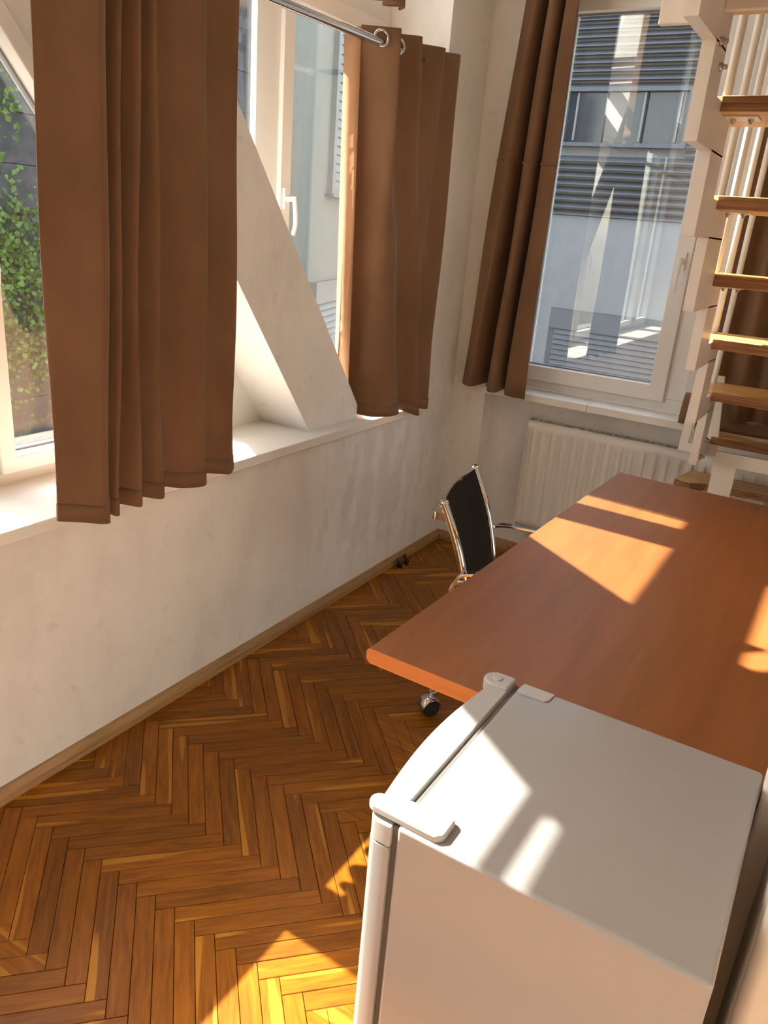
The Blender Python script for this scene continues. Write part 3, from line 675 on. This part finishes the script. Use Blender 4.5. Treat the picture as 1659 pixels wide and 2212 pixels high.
# ------------------------------------------------------------------ tall cabinet beside the refrigerator
tc_ = thing('tall_cabinet', (1.95, -2.45, 0), 'tall cream cabinet with rounded edge right beside the refrigerator', 'cabinet')
obj('body', B((1.682, -2.50, 0), (2.25, -2.32, 2.0)), 'cabinet_cream', tc_, bevel=0.01)
obj('door', B((1.684, -2.545, 0.05), (2.25, -2.503, 1.98)), 'cabinet_cream', tc_, bevel=0.018, seg=4)

# ------------------------------------------------------------------ office chair
ang = R(12.3); CH = (0.811, -1.227)   # local +x = facing; origin below seat centre
cfx = rotz(CH, ang)
oc = thing('office_chair', (CH[0], CH[1], 0), 'chrome office chair with black mesh back tucked under the desk', 'chair')
HB = 0.20
# local coordinates: back tops at x=-0.145
def back_pt(s, t):   # s=-1/1 side, t=0 seat level .. 1 top ; returns local xyz
    z = 0.385 + (0.748 - 0.385) * t
    x = -0.045 - 0.105 * t + 0.02 * math.sin(math.pi * t)
    return (x, s * HB, z)
for s in (-1, 1):
    pts = [(0.215, s*HB, 0.375), (0.18, s*HB, 0.392), (0.08, s*HB, 0.388), (-0.01, s*HB, 0.380)] + [back_pt(s, t) for t in (0.06, 0.2, 0.4, 0.6, 0.8, 1.0)]
    obj('side_rail', MB().tube([cfx(Vector(p)) for p in catmull(pts, 5)], 0.0125, 12), 'chrome', oc)
    obj('rail_cap', MB().lathe([(0.0135, 0), (0.0135, 0.006), (0.009, 0.010)], cfx(Vector(back_pt(s, 1.0))), (0, 0, 1)), 'chrome', oc)
rows = []
for i in range(25):
    t = i / 24
    rows.append([tuple(cfx(Vector((back_pt(1, t)[0] - 0.018*math.sin(math.pi*(k/8)), (-1 + k/4) * HB, back_pt(1, t)[2] - 0.004)))) for k in range(9)])
bk = MB().sheet(rows); obj('backrest', bk, 'black_mesh', oc, solid=0.006)
rows = [[tuple(cfx(Vector((-0.02 + 0.235*i/12, (-1 + k/4)*HB, 0.386 - 0.014*math.sin(math.pi*k/8) + 0.004*math.sin(math.pi*i/12))))) for k in range(9)] for i in range(13)]
obj('seat', MB().sheet(rows), 'black_mesh', oc, solid=0.012)
# rear cross handle behind the back
hb = [(-0.130, -HB, 0.706), (-0.172, -HB + 0.002, 0.706), (-0.182, -HB + 0.016, 0.707), (-0.186, 0.0, 0.711), (-0.182, HB - 0.016, 0.707), (-0.172, HB - 0.002, 0.706), (-0.130, HB, 0.702)]
obj('back_bar', MB().bar([cfx(Vector(p)) for p in catmull(hb, 4)], 0.022, 0.006, (0, 0, 1)), 'chrome', oc)
obj('cross_bar', MB().tube([cfx(Vector((-0.01, -HB, 0.372))), cfx(Vector((-0.01, HB, 0.372)))], 0.010, 10).tube([cfx(Vector((0.13, -HB, 0.380))), cfx(Vector((0.13, HB, 0.380)))], 0.010, 10), 'chrome', oc)
for s in (-1, 1):   # loop arms
    y = s * (HB + 0.022)
    arm = [(-0.04, y, 0.40), (-0.085, y, 0.47), (-0.082, y, 0.53), (-0.04, y, 0.556), (0.06, y, 0.560), (0.16, y, 0.556), (0.195, y, 0.535), (0.19, y, 0.47), (0.16, y, 0.395)]
    obj('armrest', MB().bar([cfx(Vector(p)) for p in catmull(arm, 6)], 0.026, 0.009, cfx(Vector((0, 1, 0))) - cfx(Vector((0, 0, 0)))), 'chrome', oc, bevel=0.002)
obj('arm_ring', MB().tube([cfx(Vector((-0.06 + 0.036*math.cos(a), -HB - 0.022, 0.49 + 0.036*math.sin(a)))) for a in [2*math.pi*i/18 for i in range(19)]], 0.007, 8, False), 'chrome', oc)
obj('gas_column', MB().lathe([(0.026, 0.075), (0.026, 0.20), (0.016, 0.20), (0.016, 0.365), (0.06, 0.365), (0.06, 0.376)], (*CH, 0)), 'chrome', oc)
base_c = (0.09, 0.0)
for i in range(5):
    a = math.atan2(-1.372 - CH[1], 0.712 - CH[0]) + 2*math.pi*i/5
    d = Vector((math.cos(a), math.sin(a), 0)); c0 = Vector((*CH, 0)); rl = 0.205 if False else 0.190
    obj('base_arm', MB().tube([c0 + d*0.02 + Vector((0, 0, 0.095)), c0 + d*0.12 + Vector((0, 0, 0.088)), c0 + d*(rl + 0.005) + Vector((0, 0, 0.070))], [0.019, 0.016, 0.0125], 12), 'chrome', oc)
    wc = c0 + d*rl - d*0.0; sd = Vector((-d.y, d.x, 0))
    wc2 = wc + sd*0.016 + d*0.012
    cs = obj('caster', MB().lathe([(0.010, 0.040), (0.010, 0.075)], wc).tube([wc2 + sd*0.013 + Vector((0, 0, 0.027)), wc2 + sd*0.012 + Vector((0, 0, 0.027))], 0.026, 16), 'chrome', oc)
    hood = []
    for q in range(9):
        th = math.pi * q / 8
        hood.append([tuple(wc2 + Vector((0, 0, 0.027)) + (d*math.cos(th) + Vector((0, 0, 1))*math.sin(th)) * 0.033 + sd*k + Vector((0, 0, 0.004))) for k in (-0.022, 0.022)])
    obj('hood', MB().sheet(hood), 'chrome', cs, solid=0.003)
    obj('wheel', MB().lathe([(0.026, -0.020), (0.0295, -0.017), (0.0295, 0.017), (0.026, 0.020)], wc2 + Vector((0, 0, 0.0298)), sd, 24), 'black_plastic', cs)

# ------------------------------------------------------------------ two small clips lying by the baseboard
for (x, y, a, lab) in ((0.046, -0.455, 0.5, 'small black metal clip on the parquet by the baseboard, further from the corner'), (0.050, -0.400, 0.2, 'small black metal clip on the parquet by the baseboard, closer to the corner')):
    ct = thing('metal_clip', (x, y, 0), lab, 'clip', 'two clips by the baseboard')
    f = rotz((x, y), a)
    obj('body', MB().prism([(-0.014, 0), (0.014, 0), (0.004, 0.018), (-0.004, 0.018)], -0.016, 0.016, 'y').xf(f), 'clip_black', ct)
    obj('lever', MB().bar([f(Vector((-0.003, 0, 0.017))), f(Vector((-0.012, 0, 0.030))), f(Vector((-0.016, 0, 0.042)))], 0.030, 0.0022, f(Vector((0, 1, 0))) - f(Vector((0, 0, 0)))), 'clip_black', ct)
    obj('lever', MB().bar([f(Vector((0.010, 0, 0.002))), f(Vector((0.022, 0, 0.003)))], 0.022, 0.0022, f(Vector((0, 1, 0))) - f(Vector((0, 0, 0)))), 'steel', ct)

# ------------------------------------------------------------------ space-saving staircase
sc_ = thing('staircase', (1.5, -0.3, 0), 'white steel staircase with wooden treads above the desk end', 'staircase')
TX0, TX1 = 1.172, 1.92
ty = [-0.205, -0.444, -0.680, -0.900, -1.096, -1.302, -1.51, -1.72]
tz = [0.822, 1.027, 1.229, 1.428, 1.624, 1.821, 2.02, 2.22]
for i, (y, z) in enumerate(zip(ty, tz)):
    t_ = 0.036
    yb = min(y + 0.245, -0.10)
    tr = MB().prism([(TX0, y + 0.03), (1.215, y), (TX1, y), (TX1, yb), (TX0, yb)], z - 0.0335, z, 'z')
    to = obj('tread', tr, 'tread_wood', sc_, bevel=0.003)
    obj('ply_edge', MB().box((1.2155, y - 0.0008, z - 0.032), (TX1 - 0.002, y + 0.004, z - 0.0018)), 'ply_edge', to)
    if y < -0.7:
        obj('bracket_plate', MB().box((1.215, y + 0.05, z - 0.037), (1.29, y + 0.12, z - 0.0335)), 'white_steel', to, bevel=0.001)
        for bx in (1.232, 1.272): obj('bolt', MB().lathe([(0.007, 0), (0.007, 0.005), (0.004, 0.005), (0.004, 0.011)], (bx, y + 0.085, z - 0.037), (0, 0, -1), 8), 'steel', to)
front = [-0.43, -0.66, -0.89, -1.11, -1.30, -1.478, -1.67, -1.86]
tip = [0.752, 0.949, 1.149, 1.332, 1.519, 1.706, 1.895, 2.09]
rear = [-0.09, -0.30, -0.53, -0.74, -0.90, -1.15, -1.36, -1.56]
def stringer(xa, xb):
    # stacked modules keep every face simple
    mb = MB()
    for k in range(8):
        z0 = tip[k]; z1 = tip[k + 1] if k < 7 else 2.30
        # below its tread the plate reaches further back
        zm = tz[k] - 0.012; nr = rear[k + 1] if k < 7 else rear[k] - 0.2
        mb.box((xa, front[k], z0), (xb, rear[k], zm)); mb.box((xa, front[k], zm), (xb, nr, z1 + (0.004 if k < 7 else 0)))
    return mb
obj('stringer', stringer(1.186, 1.214), 'white_steel', sc_)
obj('stringer', stringer(1.905, 1.933), 'white_steel', sc_)
for (y, z) in ((-0.33, 0.83), (-0.38, 0.775), (-1.44, 1.90), (-1.40, 1.86), (-1.62, 2.03), (-1.58, 2.0)):
    obj('bolt', MB().lathe([(0.009, 0), (0.009, 0.007), (0.005, 0.007), (0.005, 0.016)], (1.214, y, z), (1, 0, 0), 8), 'steel', sc_)
# foot frame
ring_o = [(1.104, 0.742), (1.250, 0.742), (1.215, 1.05), (1.112, 1.05)]
ring_i = [(1.137, 0.778), (1.205, 0.778), (1.185, 1.02), (1.143, 1.02)]
obj('foot_frame', MB().ring(ring_o, ring_i, -0.205, -0.193, 'y'), 'white_steel', sc_, bevel=0.001)
obj('support_plate', MB().box((1.258, -0.31, 0.742), (1.90, -0.296, 0.792)).box((1.258, -0.31, 0.0), (1.338, -0.296, 0.742)).box((1.82, -0.31, 0.0), (1.90, -0.296, 0.742)), 'white_steel', sc_)
bt = [(1.112, -0.178), (1.178, -0.192), (1.228, -0.150), (1.90, -0.06), (1.90, 0.005), (1.14, 0.005)]
bto = obj('bottom_tread', MB().prism(bt, 0.586, 0.62, 'z'), 'tread_wood', sc_, bevel=0.003)
obj('ply_edge', MB().bar([(1.112, -0.1785, 0.602), (1.178, -0.1925, 0.602)], 0.03, 0.002, (0, 0, 1)).bar([(1.178, -0.1925, 0.602), (1.228, -0.1505, 0.602), (1.90, -0.0605, 0.602)], 0.03, 0.002, (0, 0, 1)), 'ply_edge', bto)
obj('tread_leg', MB().box((1.5, -0.07, 0), (1.56, -0.03, 0.586)), 'white_steel', sc_)
# top module plate and landing beam
obj('top_plate', MB().box((1.128, -1.62, 1.895), (1.188, -1.60, 2.30)), 'white_steel', sc_, bevel=0.003)
obj('landing_beam', MB().box((1.214, -1.46, 1.952), (1.905, -1.44, 2.02)), 'white_steel', sc_, bevel=0.002)
for k, (y, z) in enumerate(zip(ty, tz)):
    if k in (1, 2, 3, 4, 5):
        obj('baluster', MB().tube([(1.185, y + 0.20, z), (1.188, y + 0.235, z + 0.95)], 0.0105, 10), 'white_steel', sc_)
obj('newel_post', MB().box((1.100, -0.125, 0.817), (1.135, -0.105, 2.9)), 'white_steel', sc_, bevel=0.002)
obj('handrail', MB().tube([(1.188, ty[1] + 0.235, tz[1] + 0.95), (1.188, ty[5] + 0.235, tz[5] + 0.95)], 0.015, 12), 'white_steel', sc_)

# ------------------------------------------------------------------ outside
tag(obj('ground', B((-40, -30, -3.3), (30, 40, -3.2)), 'ground_mat'), 'grey ground outside the windows', 'ground', kind='structure')
# building opposite the radiator window
bb_ = thing('building', (-0.5, 6, -3.2), 'pale building with grey louvre cladding opposite the radiator window', 'building')
BX0, BX1, BY = -2.6, 7.0, 6.0
WX0, WX1, WZ0, WZ1 = -1.86, -0.46, 2.47, 3.06
obj('wall', B((BX0, BY + 0.05, -3.2), (BX1, BY + 3, 5.2)), 'render_wall', bb_)
obj('lower_wall', B((BX0, BY - 0.02, -3.2), (-1.67, BY + 0.05, 1.74)).box((-1.67, BY - 0.02, 0.70), (BX1, BY + 0.05, 1.74)).box((1.0, BY - 0.02, -3.2), (BX1, BY + 0.05, 0.70)).box((-1.67, BY - 0.02, -3.2), (1.0, BY + 0.05, -1.0)), 'render_wall', bb_)
obj('fascia', B((BX0, BY - 0.08, 3.76), (BX1, BY + 0.05, 5.2)), 'render_wall', bb_)
z = 1.78
while z < 3.75:
    for xa, xb in (((BX0, WX0), (WX1, BX1)) if WZ0 - 0.05 < z < WZ1 + 0.01 else ((BX0, BX1),)):
        obj('slat', MB().prism([(BY + 0.048, z - 0.030), (BY - 0.045, z - 0.034), (BY - 0.045, z - 0.026), (BY + 0.045, z + 0.030), (BY + 0.048, z + 0.030)], xa, xb, 'x'), 'cladding', bb_)
    z += 0.0815
wf = obj('window', MB().ring([(WX0, WZ0), (WX1, WZ0), (WX1, WZ1), (WX0, WZ1)], [(WX0 + 0.05, WZ0 + 0.04), (WX1 - 0.05, WZ0 + 0.04), (WX1 - 0.05, WZ1 - 0.04), (WX0 + 0.05, WZ1 - 0.04)], BY - 0.06, BY + 0.049, 'y'), 'dark_metal', bb_)
for xa in (-1.81, -1.37, -0.93): obj('window_pane', B((xa, BY + 0.0, WZ0 + 0.04), (xa + 0.42, BY + 0.02, WZ1 - 0.04)), 'far_glass', wf)
for xa in (-1.72, -0.98, -0.60): obj('window_bar', B((xa, BY - 0.03, WZ0 + 0.06), (xa + 0.02, BY - 0.005, WZ1 - 0.05)), 'render_wall', wf)
lw = obj('lower_window', B((-1.67, BY + 0.02, -1.0), (1.0, BY + 0.049, 0.70)).box((-1.67, BY - 0.015, 0.46), (1.0, BY + 0.02, 0.70)), 'shutter_grey', bb_)
z = 0.43
while z > -0.98:
    obj('shutter_slat', MB().prism([(BY - 0.012, z - 0.030), (BY + 0.019, z - 0.030), (BY + 0.019, z + 0.024), (BY + 0.008, z + 0.024)], -1.60, 0.98, 'x'), 'shutter_grey', lw)
    z -= 0.062
# building seen through the corner sash of the left wall
cfp = Vector((-5.0, 4.8, 0)); cdir = Vector((-0.31, 0.95, 0)).normalized(); cn = Vector((cdir.y, -cdir.x, 0))
def cf(v): return cfp + cdir*v.x + cn*(-v.y) + Vector((0, 0, v.z))       # local x along facade, local y into the building
cb = thing('building', (-7, 8, -3.2), 'cream building with grey roller shutters beyond the corner sash', 'building')
obj('wall', B((0, 0.06, -3.2), (9, 3, 4.9)).xf(cf), 'render_cream', cb)
obj('lower_band', B((1.7, -0.04, 0.26), (9, 0.06, 0.58)).xf(cf), 'dark_metal', cb)
wf = obj('window', MB().ring([(2.30, 1.84), (4.9, 1.84), (4.9, 4.3), (2.30, 4.3)], [(2.44, 1.94), (4.8, 1.94), (4.8, 4.2), (2.44, 4.2)], -0.02, 0.06, 'y').xf(cf), 'shutter_grey', cb)
z = 1.98
while z < 4.2:
    obj('shutter_slat', MB().prism([(0.02, z - 0.055), (0.058, z - 0.055), (0.058, z + 0.055), (0.04, z + 0.055)], 2.44, 4.8, 'x').xf(cf), 'shutter_grey', wf); z += 0.122
obj('window_ledge', B((2.2, -0.08, 1.80), (5.0, 0.05, 1.84)).xf(cf), 'dark_metal', cb)
z = 0.20
while z > -2.2:
    obj('slat', MB().prism([(-0.03, z - 0.045), (0.058, z - 0.045), (0.058, z + 0.045), (0.03, z + 0.045)], 1.7, 9, 'x').xf(cf), 'cladding', cb); z -= 0.105
# dark slate wall with ivy beyond the slanted window
sw = thing('slate_wall', (-5, 1, -3.2), 'dark slate clad wall beyond the slanted window', 'wall')
z = -3.2; k = 0
while z < 4.5:
    obj('slate_course', B((-5.4, -4.6, z + 0.008), (-5.0 + 0.012*(k % 2), 4.7, z + 0.41)), 'slate', sw); z += 0.41; k += 1
obj('backing', B((-5.5, -4.6, -3.2), (-5.02, 4.7, 4.5)), 'dark_gap', sw)
iv = MB(); rnd = random.Random(3)
for cy, cz, ry, rz_, cnt in ((0.95, 1.0, 0.5, 0.5, 1300), (0.75, 2.75, 0.7, 0.6, 1100), (0.75, 1.65, 0.3, 0.25, 60), (1.1, 0.3, 0.9, 0.6, 1300), (0.2, -1.2, 2.0, 1.0, 700), (1.0, 2.1, 0.4, 0.3, 60)):
    for i in range(cnt):
        y = rnd.gauss(cy, ry*0.5); z = rnd.gauss(cz, rz_*0.5); x = -4.92 + abs(rnd.gauss(0, 0.14)); s = rnd.uniform(0.014, 0.036)
        m = Matrix.Rotation(rnd.uniform(0, 6.28), 3, 'X') @ Matrix.Rotation(rnd.uniform(-0.9, 0.9), 3, 'Y') @ Matrix.Rotation(rnd.uniform(-0.9, 0.9), 3, 'Z')
        vs_ = [Vector((x, y, z)) + m @ Vector(p) * s for p in ((0, -1.1, 0), (0.12, -0.2, 0.75), (0, 1.0, 0), (0.12, -0.2, -0.75))]
        iv.add(vs_, [(0, 1, 2), (0, 2, 3)])
io = obj('ivy', iv, 'leaf'); tag(io, 'green ivy climbing over the dark slate wall', 'ivy', kind='stuff')
